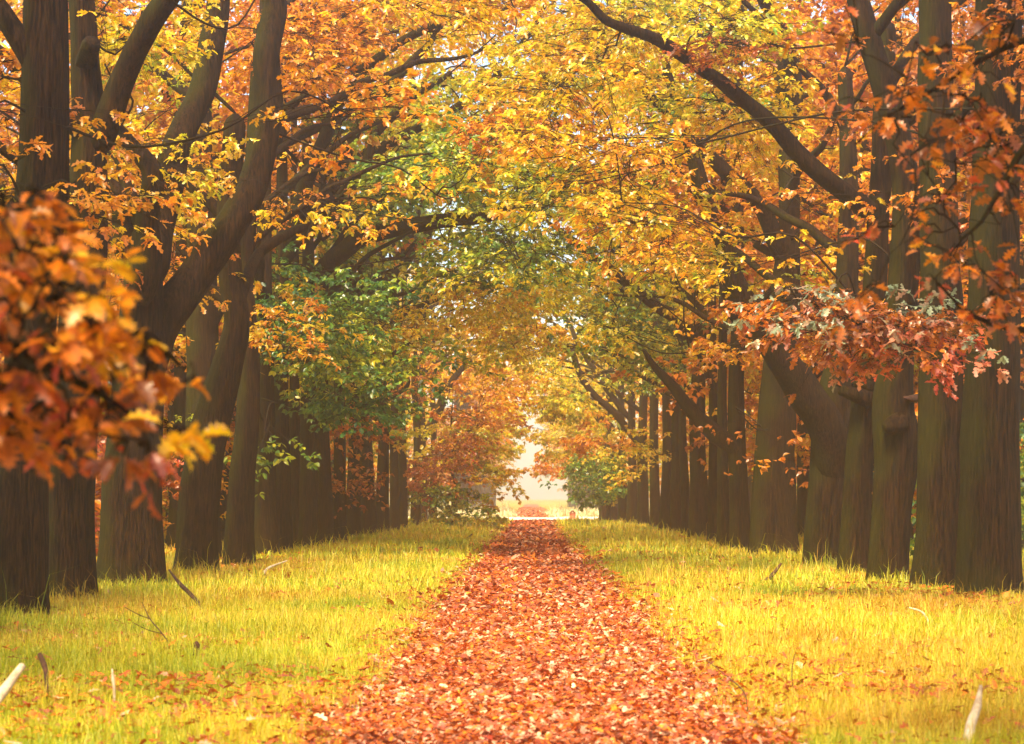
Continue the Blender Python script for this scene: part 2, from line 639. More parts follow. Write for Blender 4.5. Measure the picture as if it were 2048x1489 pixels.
class Tree:
    def __init__(self, key, trunk, rad, label, group=None, name="oak_tree", cat="tree", lod=None, side=1):
        """trunk: world points from the ground up; rad: radii in metres"""
        self.key, self.side = key, side
        self.base = np.array([trunk[0][0], trunk[0][1], float(gz(trunk[0][0], trunk[0][1]))])
        self.d = self.base[1]
        self.lod = lod if lod is not None else (0 if self.d < 62 else 1 if self.d < 112 else 2)
        self.root = empty(name, self.base)
        tag(self.root, label, cat, group)
        self.twig = Buf()
        self.leaves = []
        self.sides = (30, 16, 9)[self.lod]
        trunk = np.array(trunk, float)
        trunk[0, 2] = self.base[2] - 0.25
        seed = sum(map(ord, key)) % 97
        p, r = smooth_line(trunk, rad, (0.16, 0.35, 0.8)[self.lod])
        p, r = round_tip(p, r)
        b = Buf()
        V, Q, caps = tube(p, r, self.sides, 0.16, 0.20, self.base[2], seed, 0.035 if self.lod == 0 else 0.0)
        b.add(V, Q, *caps)
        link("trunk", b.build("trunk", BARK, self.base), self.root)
        m = p[:, 2] > 3.2
        self.nodes = [np.column_stack([p[m], r[m] * 0.5])[::3]]
        self.trunk_line = (p, r)
        self.limb_nodes = []

    def limb(self, pts, rad, label=None):
        p, r = smooth_line(pts, rad, (0.14, 0.3, 0.6)[self.lod])
        n = len(p)
        f = np.linspace(0, 1, n)
        run = np.concatenate([[0], np.cumsum(np.linalg.norm(np.diff(p, axis=0), axis=1))])
        r = r * (1 + 0.25 * np.exp(-run / 0.35)) * (1 - .55 * np.clip(1 - run / (1.6 * r[0]), 0, 1) ** 2)
        wob = np.stack([vnoise(p * 1.3 + 17, 4) - .5, vnoise(p * 1.3 + 51, 5) - .5, vnoise(p * 1.3 + 83, 6) - .5], -1)
        p = p + wob * 0.22 * np.minimum(f * 4, 1)[:, None]
        p, r = round_tip(p, r)
        b = Buf()
        V, Q, caps = tube(p, r, (14, 9, 6)[self.lod], 0.14, 0, 0, 5, 0.012 if self.lod == 0 else 0)
        b.add(V, Q, *caps)
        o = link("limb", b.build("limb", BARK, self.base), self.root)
        if label:
            o["label"] = label
        self.nodes.append(np.column_stack([p, r])[n // 5:-2:2])
        self.limb_nodes.append(self.nodes[-1])

    def auto_limb(self, z0, az, L, r0, el=0.9):
        p, r = self.trunk_line
        i = int(np.argmin(np.abs(p[:, 2] - z0)))
        pt = p[i].copy()
        r0 = min(r0, r[i] * 0.8)
        pts, rad = [pt.copy()], [r0]
        n = 6
        for k in range(n):
            f = (k + 1) / n
            e = el * (1 - 0.75 * f) + rng.normal(0, .12)
            a = az + rng.normal(0, .18)
            pt = pt + L / n * np.array([math.cos(a) * math.cos(e), math.sin(a) * math.cos(e), math.sin(e)])
            pts.append(pt.copy())
            rad.append(r0 * (1 - 0.82 * f))
        self.limb(pts, rad)

    def nodes_all(self):
        return np.vstack(self.nodes)

    def patch(self, c, R, n, hue=None, leaf=None, nodes=6, per=4, jit=0.06, flat=0.38, r0=0.022, reach=None):
        """one bough's worth of foliage around c: a branch from the nearest limb and n sprays"""
        c = np.asarray(c, float)
        nd = self.nodes_all()
        dist = np.linalg.norm(nd[:, :3] - c, axis=1) + 0.8 * np.maximum(nd[:, 2] - c[2] - 0.3, 0)
        a = nd[int(np.argmin(dist))]
        root, r = a[:3], min(r0, a[3] * 0.9 + 0.006)
        span = np.linalg.norm(c - root)
        mid = (root + c) / 2 + np.array([0, 0, 0.08 * span]) + rng.normal(0, .10 * span, 3)
        if self.lod < 2:
            p, rr = smooth_line([root, (root + mid) / 2 + rng.normal(0, .05 * span, 3), mid, (mid + c) / 2 + rng.normal(0, .05 * span, 3), c], [r, r * .9, r * .75, r * .6, r * .42], 0.3)
            V, Q, _ = tube(p, rr, 5)
            self.twig.add(V, Q)
            self.nodes.append(np.column_stack([p, rr])[2:])
        off = rng.normal(0, 0.5, (n, 3)) * R * np.array([1, 1, flat])
        tips = c + off
        if span > 1.0 and self.lod < 2:
            f = rng.uniform(0.45, 1.0, n)[:, None]
        else:
            f = np.ones((n, 1))
        st = np.where(f < .999, (1 - f) ** 2 * root + 2 * f * (1 - f) * mid + f ** 2 * c, c)
        dr = off + 0.35 * norm(c - root) * R + rng.normal(0, .15, (n, 3))
        if hue is None:
            hue = float(hue_at(c[None])[0]) + rng.normal(0, .05)
        lf = leaf or (0.145, 0.165, 0.23)[self.lod]
        sc = rng.uniform(0.55, 0.95, n) * (reach or min(1.0, 0.55 + R * .4))
        L, nn = sprays(tips, norm(dr), sc, np.full(n, hue) + rng.normal(0, .045, n), lf, nodes, per, jit)
        self.leaves.append(L)
        if self.lod < 2:
            V, Q = twig_tubes(st, (st + tips) / 2 + np.array([0, 0, .05]), tips, r * .3, .005)
            self.twig.add(V, Q)
        if self.lod == 0:
            A = np.repeat(tips, nn.shape[1], 0)
            B = nn.reshape(-1, 3)
            V, Q = twig_tubes(A, (A + B) / 2 + np.array([0, 0, .03]), B, .005, .003)
            self.twig.add(V, Q)

    def extra(self, name, me, label=None):
        o = link(name, me, self.root)
        if label:
            o["label"] = label

    def finish(self, tmpl=None):
        if not self.leaves:
            return
        lv = {k: np.concatenate([x[k] for x in self.leaves]) for k in self.leaves[0]}
        t = tmpl or (T_MID, T_LOW, T_MIN)[self.lod]
        link("crown", leaves_mesh("crown", lv, t, LEAF, self.base, wood=self.twig), self.root)


def hero(cols, ds):
    for (a, da), (b, db) in zip(zip(cols[:-1], ds[:-1]), zip(cols[1:], ds[1:])):
        for f in np.linspace(0, 1, 6):
            HERO.append([a[i] + (b[i] - a[i]) * f for i in (0, 1)] + [da + (db - da) * f, (a[2] + (b[2] - a[2]) * f) / 2])


def px_tree(key, d, cols, label, side, group=None, lean=0):
    """cols: (column, row, width in photo pixels) up the trunk at distance d"""
    pts = [P(c[0], c[1], d + (lean * i)) for i, c in enumerate(cols)]
    rad = [c[2] / 5000 * d / 2 * .94 for c in cols]
    pts[0][2] = gz(pts[0][0], pts[0][1])
    if key[0] in 'LR':
        hero(cols, np.full(len(cols), d))
    t = Tree(key, pts, rad, label, group, side=side)
    TREES[key] = t
    return t


def px_limb(key, pts, dd0=0.0, dd1=0.0, label=None):
    """a limb through photo points (column, row, width); its distance drifts from dd0 to dd1 off the trunk's"""
    t = TREES[key]
    n = len(pts)
    ds = [t.d + dd0 + (dd1 - dd0) * i / max(n - 1, 1) for i in range(n)]
    hero(pts, ds)
    t.limb([P(p[0], p[1], q) for p, q in zip(pts, ds)], [p[2] / 5000 * q / 2 for p, q in zip(pts, ds)], label)


GL, GR = "oaks in the row left of the path", "oaks in the row right of the path"
px_tree("L1", 31.5, [(32, 1245, 132), (36, 1100, 122), (42, 950, 118), (60, 700, 112), (76, 480, 112), (84, 390, 122), (88, 300, 106), (90, 100, 100), (88, -150, 92)],
        "massive dark oak trunk with swollen collar, foremost on the left behind the blurred orange leaves", -1, GL)
px_tree("L2", 36, [(140, 1212, 112), (140, 1050, 102), (146, 900, 98), (165, 600, 88), (178, 300, 74), (168, 100, 62), (158, -120, 56)],
        "dark oak beside the foremost left trunk, with a mossy limb slanting up toward the path", -1, GL)
px_tree("L3", 42, [(264, 1182, 142), (264, 1050, 130), (266, 930, 124), (278, 720, 112), (286, 580, 96), (290, 470, 60)],
        "stout oak that forks low into several thick bare limbs, left of the path", -1, GL)
px_tree("L4", 47.5, [(390, 1162, 92), (398, 1020, 88), (415, 880, 82), (450, 750, 66), (474, 650, 54), (464, 560, 50), (458, 440, 48), (470, 250, 44)],
        "oak whose trunk bends over toward the path just beyond the low forked oak", -1, GL)
px_tree("L5", 54, [(474, 1148, 62), (482, 980, 54), (492, 860, 50), (498, 720, 44), (492, 560, 38), (505, 330, 34), (520, 60, 28)],
        "slim straight oak close behind the bending oak, left of the path", -1, GL)
px_tree("LB", 60, [(405, 1100, 78), (405, 900, 72), (404, 640, 66), (404, 480, 60), (400, 200, 50)],
        "straight grey oak seen between the bending oak and the low forked oak", -1, GL)
FAR_L = [(530, 1116, 38, 62.5), (564, 1113, 33, 66), (591, 1110, 22, 72), (620, 1106, 36, 70), (648, 1104, 27, 75), (677, 1092, 25, 80), (705, 1087, 23, 85), (733, 1081, 28, 90),
         (761, 1076, 25, 96), (790, 1071, 17, 103), (811, 1067, 18, 109), (831, 1062, 17, 118), (848, 1058, 16, 128), (866, 1054, 14, 139)]
ORD = ["sixth", "seventh", "eighth", "ninth", "tenth", "eleventh", "twelfth", "thirteenth", "fourteenth", "fifteenth", "sixteenth", "seventeenth", "eighteenth", "nineteenth", "twentieth",
       "twenty-first", "twenty-second"]
for k, (px, py, w, d) in enumerate(FAR_L):
    w *= rng.uniform(1.15, 1.5)
    px += rng.normal(0, 3)
    px_tree("F%d" % k, d, [(px, py, w), (px + 1, py - 60, w * .95)] + [(px + rng.normal(0, 3), 990 - (zz - 1.6) / d * 5000, w * (.94 - zz * .042)) for zz in (4, 7, 10.5, 14, 18)],
            "straight oak trunk, %s along the left row counted from the foremost" % ORD[k + 1], -1, GL)
px_tree("R1", 38, [(1978, 1197, 126), (1978, 1000, 124), (1980, 800, 120), (1986, 550, 114), (1992, 350, 108), (1996, 100, 102), (1996, -140, 94)],
        "broadest straight oak trunk, foremost on the right of the path", 1, GR)
px_tree("R2", 40.5, [(1872, 1192, 110), (1880, 1000, 100), (1884, 850, 98), (1884, 600, 94), (1878, 400, 84), (1872, 200, 74), (1868, -80, 62)],
        "straight oak with a mossy edge tinted lit green, next to the foremost right trunk", 1, GR)
px_tree("R3", 43, [(1774, 1186, 80), (1782, 1040, 80), (1792, 940, 86), (1790, 860, 94), (1786, 800, 86), (1800, 650, 68), (1812, 450, 64), (1804, 320, 60), (1776, 200, 56), (1738, 80, 50), (1700, -60, 44)],
        "bulging oak with a scarred knot that leans back over the path higher up", 1, GR)
px_tree("R4", 46.5, [(1710, 1170, 66), (1716, 1000, 60), (1726, 860, 60), (1734, 790, 66), (1745, 650, 52), (1756, 450, 48), (1765, 300, 46), (1772, 60, 40)],
        "oak with torn broken wood at head of its first trunk length, right of the path", 1, GR)
px_tree("R5", 54, [(1653, 1142, 94), (1658, 1000, 88), (1664, 880, 86), (1668, 800, 76), (1688, 690, 50), (1694, 560, 46), (1698, 400, 40), (1690, 150, 32)],
        "oak throwing one huge limb slanting up and across the path from the right", 1, GR)
px_tree("R6", 63, [(1545, 1119, 100), (1548, 950, 88), (1556, 800, 80), (1570, 600, 62), (1578, 450, 48), (1576, 300, 44), (1560, 80, 36)],
        "thick dark oak behind the huge slanting limb, right of the path", 1, GR)
FAR_R = [(1478, 1114, 43, 68), (1446, 1107, 25, 72), (1427, 1095, 22, 80), (1397, 1083, 42, 86), (1371, 1077, 19, 92), (1352, 1072, 26, 97), (1331, 1067, 25, 103), (1309, 1062, 22, 110),
         (1285, 1058, 24, 117), (1264, 1055, 20, 124), (1245, 1052, 21, 131), (1224, 1049, 19, 138), (1206, 1046, 17, 145)]
for k, (px, py, w, d) in enumerate(FAR_R):
    w *= rng.uniform(1.0, 1.25)
    px_tree("G%d" % k, d, [(px, py, w), (px + 1, py - 60, w * .95)] + [(px + rng.normal(0, 3), 990 - (zz - 1.6) / d * 5000, w * (.94 - zz * .042)) for zz in (4, 7, 10.5, 14, 18)],
            "straight oak trunk, %s along the right row counted from the foremost" % ORD[k + 1], 1, GR)
n_far = 0
for d in np.arange(186, 330, 10.0):
    for s in (-1, 1):
        x = s * ((5.6 if d < 325 else 4.4) + rng.uniform(-.4, .9))
        dd = d + rng.uniform(-2.5, 2.5)
        z0 = float(gz(x, dd))
        key = "H%d" % n_far
        n_far += 1
        TREES[key] = Tree(key, [(x, dd, z0), (x, dd, 4), (x + rng.normal(0, .2), dd, 8), (x + rng.normal(0, .3), dd, 14)], [.45, .4, .34, .2],
                          "pale misty oak beyond the sandy crossing, one of the avenue's far trees", "misty oaks beyond the crossing", side=s)

for k, (x, d) in enumerate(((-9.4, 68), (-9.9, 77), (-9.2, 86), (-10.2, 96), (-9.3, 107), (-9.8, 118), (-9.2, 130), (9.6, 72), (10.1, 84), (9.4, 97), (10.0, 110), (9.5, 124))):
    z0 = float(gz(x, d))
    TREES["J%d" % k] = Tree("J%d" % k, [(x, d, z0), (x + .1, d, 3), (x + rng.normal(0, .15), d, 8), (x + rng.normal(0, .3), d, 13), (x, d, 17)], [.52, .46, .38, .24, .08],
                            "oak of the outer line, a dark trunk filling the gap behind the inner row", "oaks of the outer lines behind the rows", lod=2, side=-1 if x < 0 else 1)
# big limbs seen against the leaves
px_limb("L2", [(190, 310, 52), (222, 205, 54), (262, 120, 50), (308, 45, 48), (352, -30, 44), (390, -110, 38)], 0, -1.0, "mossy green limb slanting up")
px_limb("L3", [(285, 780, 70), (300, 690, 84), (330, 625, 84), (385, 562, 76), (448, 470, 68), (498, 375, 60), (521, 275, 56), (530, 150, 52), (545, 0, 46), (552, -100, 42)], 0, 1.5)
px_limb("L3", [(295, 570, 76), (320, 430, 66), (352, 300, 60), (405, 170, 54), (432, 30, 46), (440, -90, 40)], .5, 2.5)
px_limb("L3", [(276, 610, 66), (296, 470, 50), (302, 360, 46), (268, 298, 34), (244, 262, 24), (226, 236, 12)], -.6, -1.0)
px_limb("L3", [(262, 540, 44), (250, 430, 38), (228, 378, 34), (196, 362, 26)], .2, .6)
px_limb("L4", [(470, 640, 40), (492, 560, 30), (530, 500, 24), (600, 450, 18), (660, 400, 10)], 0, 3)
px_limb("F3", [(626, 560, 34), (700, 490, 38), (790, 456, 34), (890, 446, 30), (985, 430, 25), (1034, 404, 18), (1046, 365, 13), (1060, 330, 8)], 0, -5, "long dark limb reaching level across the path")
px_limb("F7", [(735, 760, 26), (765, 610, 34), (800, 535, 32), (838, 488, 24), (872, 452, 16), (905, 430, 8)], 0, 0)
px_limb("F7", [(782, 570, 22), (806, 500, 20), (824, 450, 14), (850, 400, 8)], .3, 2)
px_limb("F12", [(834, 900, 18), (866, 840, 22), (890, 790, 18), (925, 738, 12), (960, 700, 6)], -3, -4)
px_limb("F1", [(575, 500, 34), (640, 285, 30), (694, 180, 24), (765, 108, 20), (868, 52, 16), (945, 40, 12), (1025, 18, 8)], 0, -4)
px_limb("F2", [(600, 500, 26), (680, 340, 24), (726, 240, 22), (790, 160, 18), (850, 95, 14), (885, 45, 9)], 0, -2)
px_limb("F3", [(640, 480, 28), (705, 380, 24), (760, 260, 20), (830, 190, 16), (900, 150, 10)], 0, 0)
px_limb("F4", [(660, 420, 24), (760, 300, 22), (880, 240, 18), (985, 160, 15), (1060, 68, 12), (1090, 10, 8)], 0, -6)
px_limb("R5", [(1664, 1000, 36), (1662, 930, 66), (1650, 860, 76), (1612, 792, 72), (1562, 720, 62), (1510, 645, 54), (1468, 570, 48), (1444, 490, 42), (1420, 420, 38), (1386, 330, 32), (1350, 220, 25), (1332, 140, 18), (1310, 60, 10)], 0, -2.5,
        "huge limb slanting up and over the path")
px_limb("R5", [(1640, 740, 40), (1612, 742, 32), (1580, 720, 28), (1550, 690, 20)], 1.2, 2.2)
px_limb("R4", [(1752, 440, 42), (1722, 408, 40), (1650, 352, 38), (1570, 282, 35), (1490, 208, 32), (1422, 148, 29), (1335, 92, 25), (1250, 50, 20), (1180, 15, 16), (1120, -30, 10)], 0, -3,
        "long arching limb high above the path")
px_limb("R6", [(1572, 520, 40), (1520, 410, 34), (1440, 330, 28), (1360, 250, 22), (1290, 170, 18), (1260, 120, 8)], 0, -3)
px_limb("R6", [(1576, 300, 40), (1590, 140, 36), (1560, 55, 32), (1512, -20, 26)], 0, -2)
px_limb("G0", [(1470, 640, 34), (1435, 480, 28), (1400, 400, 22), (1340, 330, 14), (1290, 290, 7)], 0, -4)
px_limb("G0", [(1479, 960, 30), (1472, 900, 36), (1430, 868, 36), (1390, 826, 30), (1350, 780, 24), (1318, 745, 16), (1290, 700, 8)], 0, 0, "short thick limb slanting off low")
px_limb("G3", [(1402, 700, 30), (1360, 645, 28), (1310, 608, 26), (1255, 562, 24), (1190, 520, 20), (1140, 478, 14), (1090, 440, 7)], 0, -4)
px_limb("G8", [(1286, 900, 16), (1235, 830, 16), (1180, 780, 14), (1140, 700, 12), (1110, 650, 7)], 0, 0)
px_limb("G9", [(1260, 840, 14), (1200, 760, 14), (1160, 690, 12), (1125, 620, 7)], 0, 2)

# more limbs on every tree of the rows
for key, t in TREES.items():
    nl = 3 if t.d < 50 else 5 if t.d < 82 else 8 if t.lod < 2 else 5
    top = min(1.6 + .2 * t.d + 1.5, 17 if t.d < 112 else 13)
    inward = math.pi if t.side > 0 else 0.0
    ph = rng.uniform(0, 6)
    for k in range(nl):
        z0 = 4.6 + (top - 5.2) * (k + rng.uniform(.1, .9)) / nl
        if t.d < 52:
            az = (math.pi - inward) + rng.uniform(-1.2, 1.2)
        else:
            az = inward + rng.normal(0, .75) if rng.random() < .68 else rng.uniform(0, 6.28)
        t.auto_limb(z0, az, rng.uniform(4.2, 7.2), rng.uniform(.09, .15), rng.uniform(.6, 1.05))

# foliage that hangs where the photo shows it: tree, column, row, distance, half width, half height, hue, boughs
HANG = [("G3", 1110, 615, 84, 60, 45, .28, 9), ("F6", 1050, 600, 88, 60, 45, .34, 7), ("G2", 1150, 560, 77, 60, 40, .26, 7), ("F5", 1000, 690, 90, 50, 40, .42, 6), ("G5", 1085, 655, 100, 55, 45, .42, 8), ("F8", 1030, 640, 106, 60, 40, .44, 8), ("G7", 1100, 700, 112, 50, 40, .36, 6), ("F2", 800, 320, 60, 110, 70, .15, 12), ("G2", 1150, 430, 72, 110, 60, .15, 10), ("F3", 900, 350, 59, 120, 80, .14, 14), ("G3", 1050, 420, 74, 100, 60, .16, 9), ("F0", 620, 30, 66, 120, 60, .66, 9), ("F5", 700, 60, 84, 120, 80, .62, 9), ("F6", 860, 40, 88, 120, 60, .5, 9), ("G4", 1150, 30, 90, 130, 60, .46, 10), ("G2", 1300, 60, 82, 110, 70, .42, 9), ("G0", 1420, 30, 70, 100, 60, .4, 8), ("F8", 1000, 120, 94, 130, 80, .45, 9), ("F3", 760, 420, 68, 70, 60, .14, 8), ("F3", 560, 540, 66, 50, 60, .10, 5), ("F1", 860, 20, 58, 100, 30, .5, 8), ("F4", 980, 20, 62, 90, 30, .55, 6), ("F2", 740, 20, 66, 80, 40, .55, 6), ("L2", 285, 75, 39, 65, 55, .40, 4), ("L3", 385, 300, 41.5, 95, 45, .46, 6), ("L3", 300, 260, 41, 40, 50, .44, 2), ("L3", 400, 120, 43, 60, 60, .52, 3), ("L4", 640, 285, 45.5, 100, 50, .56, 6),
        ("L4", 590, 470, 46.5, 55, 45, .66, 4), ("L5", 470, 575, 50, 45, 35, .56, 3), ("L5", 545, 640, 52, 35, 30, .48, 2), ("L5", 500, 760, 53, 30, 25, .3, 1), ("L1", 25, 330, 29.5, 30, 60, .66, 2),
        ("L1", 30, 130, 30, 30, 70, .6, 2), ("L3", 180, 20, 38, 60, 20, .5, 2), ("L4", 600, 90, 48, 90, 70, .66, 7),
        ("F3", 640, 560, 60, 85, 100, .04, 22), ("F3", 690, 700, 61, 85, 50, .17, 9), ("F3", 740, 800, 61, 85, 36, .04, 7), ("F3", 590, 640, 60, 50, 70, .08, 5), ("F0", 525, 930, 58, 18, 30, .17, 1),
        ("F6", 730, 975, 80, 35, 22, .74, 2), ("F5", 705, 860, 76, 30, 25, .70, 2), ("F10", 880, 900, 106, 45, 80, .78, 8), ("F9", 850, 800, 100, 50, 60, .64, 7), ("F11", 930, 830, 114, 45, 70, .82, 7),
        ("F3", 850, 370, 62, 110, 80, .15, 16), ("F1", 820, 250, 60, 90, 60, .28, 8), ("F4", 960, 300, 64, 80, 90, .28, 9), ("R5", 1050, 265, 50, 85, 40, .62, 7), ("F3", 1000, 460, 60, 110, 45, .12, 9),
        ("F4", 940, 120, 62, 110, 70, .52, 8), ("F1", 820, 90, 60, 80, 60, .36, 6), ("R5", 1150, 120, 50, 110, 70, .39, 10), ("R4", 1200, 60, 45, 90, 50, .45, 5), ("R5", 1130, 400, 52, 80, 50, .20, 8),
        ("R4", 1440, 190, 44, 120, 85, .40, 13), ("R4", 1560, 190, 43.5, 85, 70, .42, 8), ("R4", 1400, 70, 44, 90, 50, .30, 7), ("R5", 1310, 340, 51, 80, 70, .60, 9), ("R5", 1420, 420, 52.5, 80, 60, .66, 7),
        ("R6", 1480, 560, 58, 60, 70, .56, 6), ("R5", 1420, 645, 54, 70, 40, .36, 5), ("R5", 1510, 705, 53, 50, 30, .62, 3), ("R4", 1630, 470, 45, 55, 50, .30, 5), ("R6", 1560, 420, 60, 60, 60, .64, 5),
        ("R3", 1670, 150, 41, 50, 60, .72, 4), ("R3", 1690, 75, 41, 30, 18, .96, 1), ("R3", 1620, 300, 42, 50, 40, .5, 3), ("R6", 1500, 300, 59, 70, 60, .58, 6),
        ("G3", 1250, 620, 82, 80, 60, .13, 10), ("G3", 1200, 520, 80, 80, 50, .2, 9), ("G0", 1340, 500, 66, 80, 70, .5, 9), ("G2", 1330, 660, 78, 60, 60, .16, 8), ("G5", 1280, 720, 96, 70, 60, .2, 9),
        ("G8", 1240, 840, 116, 60, 55, .62, 9), ("G10", 1200, 950, 128, 60, 35, .11, 8), ("G8", 1150, 770, 118, 60, 70, .34, 8), ("G7", 1268, 930, 107, 22, 35, .4, 3), ("G12", 1120, 930, 143, 30, 20, .64, 3),
        ("G11", 1150, 880, 137, 40, 40, .36, 6), ("F12", 990, 760, 126, 60, 60, .5, 8), ("F13", 1000, 850, 137, 30, 60, .36, 7)]
HQ = []
for key, cx, cyy, d, hw, hh, hue, nb in HANG:
    t = TREES[key]
    for _ in range(nb):
        a, r = rng.uniform(0, 6.28), math.sqrt(rng.random())
        c = P(cx + hw * r * math.cos(a), cyy + hh * r * math.sin(a), d + rng.uniform(-1.4, 1.4))
        HQ.append((t, c, rng.uniform(.75, 1.15), int(rng.integers(9, 14)), hue + rng.normal(0, .04)))
# a lighter sprig low on the thick dark oak and a red and grey-green bough on the mossy oak
for c, n in (((1510, 850), 3), ((1560, 880), 3), ((1530, 920), 3), ((1610, 945), 3), ((1490, 930), 2)):
    TREES["R6"].patch(P(c[0], c[1], 57), .7, n, .72, .15, 4, 3, .05, .3, .02)
for c, n in (((1540, 600), 4), ((1590, 620), 5), ((1640, 625), 6), ((1700, 640), 7), ((1760, 650), 7), ((1810, 660), 7), ((1620, 680), 5), ((1700, 690), 6), ((1780, 710), 5), ((1570, 650), 4), ((1860, 640), 4)):
    TREES["R2"].patch(P(c[0] + 45, c[1], 34.5 + rng.uniform(-.6, .6)), .62, n + 3, rng.choice([.86, 1.08, .92, .76, .80]), .155, 6, 4, .05, .22, .02)
    TREES["R2"].patch(P(c[0] + 40, c[1] - 20, 34.0), .6, 3, rng.choice([1.3, 1.16]), .155, 5, 4, .05, .22, .02)


HERO = np.array(HERO)


def hides(c):
    """true where a bough at c would hang right in front of a trunk or limb the photo shows bare"""
    px, py = proj(c)
    q = (np.abs(HERO[:, 0] - px[0]) < HERO[:, 3] + 42) & (np.abs(HERO[:, 1] - py[0]) < 48) & (HERO[:, 2] + 1.1 > c[1])
    return q.any()


def corridor(c):
    """the misty gap over the far path, where no bough reaches in"""
    k = 1.0 if c[1] < 320 else .6
    return c[1] > 113 and -.0125 * c[1] * k < c[0] < .0085 * c[1] * k and c[2] < 1.6 + .040 * c[1]


def zlow(x, d):
    a = abs(x)
    lo = np.interp(a, [0, 1.8, 4, 6.5], [6.4, 6.2, 5.4, 4.8])
    if d > 95:
        k = min((d - 95) / 60, 1)
        lo = np.interp(a, [0, 1.3, 2.4, 6], [6.6 + 2.6 * k, 5.6 + 2 * k, 3.6 + k, 3.2])
    return float(lo)


for t, c, R, n, hue in sorted(HQ, key=lambda q: np.linalg.norm(q[0].nodes_all()[:, :3] - q[1], axis=1).min()):
    for _ in range(8):
        if not hides(c):
            t.patch(c, R, n, hue)
            break
        c = c + np.array([rng.normal(0, .5), .9, rng.normal(0, .3)])
# the rest of every crown
for key, t in TREES.items():
    n = 44 if t.d < 52 else 27 if t.d < 112 else 22
    if key[0] == "H":
        n = 40
    if 62 < t.d < 100:
        for _ in range(7):
            c = np.array([t.base[0] - t.side * rng.uniform(-1, 7.5), t.d + rng.uniform(-4, 4), rng.uniform(10.5, min(2.6 + .2 * t.d, 19))])
            if in_view(c)[0]:
                t.patch(c, 1.3, 11)
    for _ in range(n):
        inw = rng.uniform(-4.0, 7.6) if t.d > 62 else rng.uniform(-3, 7.8)
        x = t.base[0] - t.side * inw
        y = t.d + (rng.uniform(-4.5, 5.0) if t.d > 62 else rng.uniform(-1, 6))
        z = zlow(x, y) + rng.exponential(2.0 if t.d < 112 else 1.5)
        if rng.random() < .7:
            nd = np.vstack(t.limb_nodes)
            c = nd[rng.integers(len(nd)), :3] + rng.normal(0, 1, 3) * np.array([1.1, 1.1, .6])
            x, y, z = c
            if z < zlow(x, y):
                z = zlow(x, y) + rng.uniform(0, .6)
        if z > min(1.6 + .2 * y + 1.8, 18):
            continue
        c = np.array([x, y, z])
        if not in_view(c)[0] or corridor(c) or (y > 85 and abs(x) < 3 and z > 10.5):
            continue
        px = proj(c)[0][0]
        if y < 62 and (px < 560 or px > 1600) and rng.random() < .6:
            continue
        if hides(c) and rng.random() < .9:
            continue
        t.patch(c, rng.uniform(.9, 1.35), (11, 10, 7)[t.lod], nodes=(6, 6, 6)[t.lod], per=(4, 4, 4)[t.lod])
for t in TREES.values():
    t.finish()

# torn wood on the two scarred oaks
def shard(pts, rad, seed, sides=9):
    p, r = smooth_line(pts, rad, .04)
    V, Q, caps = tube(p, r, sides, .5, 0, 0, seed, .03)
    b = Buf()
    b.add(V, Q, *caps)
    return b


t = TREES["R4"]
for pts, w, out in (([(1742, 800), (1716, 791), (1694, 785)], (40, 32, 20), .30), ([(1742, 776), (1722, 768), (1708, 770)], (26, 20, 13), .14)):
    p, r = smooth_line([P(a[0], a[1], t.d - .40) for a in pts], [x / 5000 * t.d / 2 for x in w], .05)
    V, Q, caps = tube(p, r, 16, .35, 0, 0, 11, .03)
    ax = norm(p[-1] - p[-2])
    V[-16:] += ax * (rng.random(16) ** 2.2 * out)[:, None]          # splintered end
    V[-32:-16] += ax * (rng.random(16) * .05)[:, None]
    b = Buf()
    b.add(V, Q, *caps)
    t.extra("broken_limb", b.build("broken_limb", BARK, t.base, False), "torn stub of a lost limb")
t = TREES["R3"]
b = shard([P(1800, 846, t.d - .30), P(1782, 852, t.d - .46), P(1768, 856, t.d - .5)], [.16, .13, .07], 8, 14)
t.extra("knot", b.build("knot", BARK, t.base), "healed scar where a limb came off")
b = shard([P(1838, 796, t.d - .1), P(1822, 798, t.d - .3), P(1808, 796, t.d - .4)], [.06, .05, .02], 5)
t.extra("broken_limb", b.build("broken_limb", WOOD_RAW, t.base), "short torn stub of raw wood")
t = TREES["L2"]
b = shard([P(168, 130, t.d - .1), P(180, 96, t.d - .45), P(186, 82, t.d - .55)], [.16, .15, .12], 6, 14)
t.extra("broken_limb", b.build("broken_limb", BARK, t.base), "sawn stub")

# ------------------------------------------------------------------ the two near oaks whose boughs hang into the picture
def near_oak(key, x, y, label, tips, hues, leaf, n, stems, reach, np_, dh):
    z = float(gz(x, y))
    t = Tree(key, [(x, y, z), (x, y, 2.5), (x * 1.03, y, 6), (x * 1.05, y + .2, 11)], [.5, .44, .38, .2], label, lod=0)
    for s in stems:
        t.limb(s[0], s[1])
    for (px, py, d), h, k in zip(tips, hues, n):
        t.patch(P(px, py, d), reach * .6, k, h + dh, leaf, *np_, .07, .8, .008, reach)
    # its own crown overhead, above the picture, added to shade the hanging boughs
    t.nodes = t.nodes[:1]
    for _ in range(46):
        c = np.array([x * .62 + rng.normal(0, 1.5), y - 2.5 + rng.normal(0, 2.2), rng.uniform(4.5, 10)])
        if not in_view(c, 700, 700)[0]:
            t.patch(c, 1.0, 7, .6, .17, 5, 3)
    t.finish(T_HI)
    return t


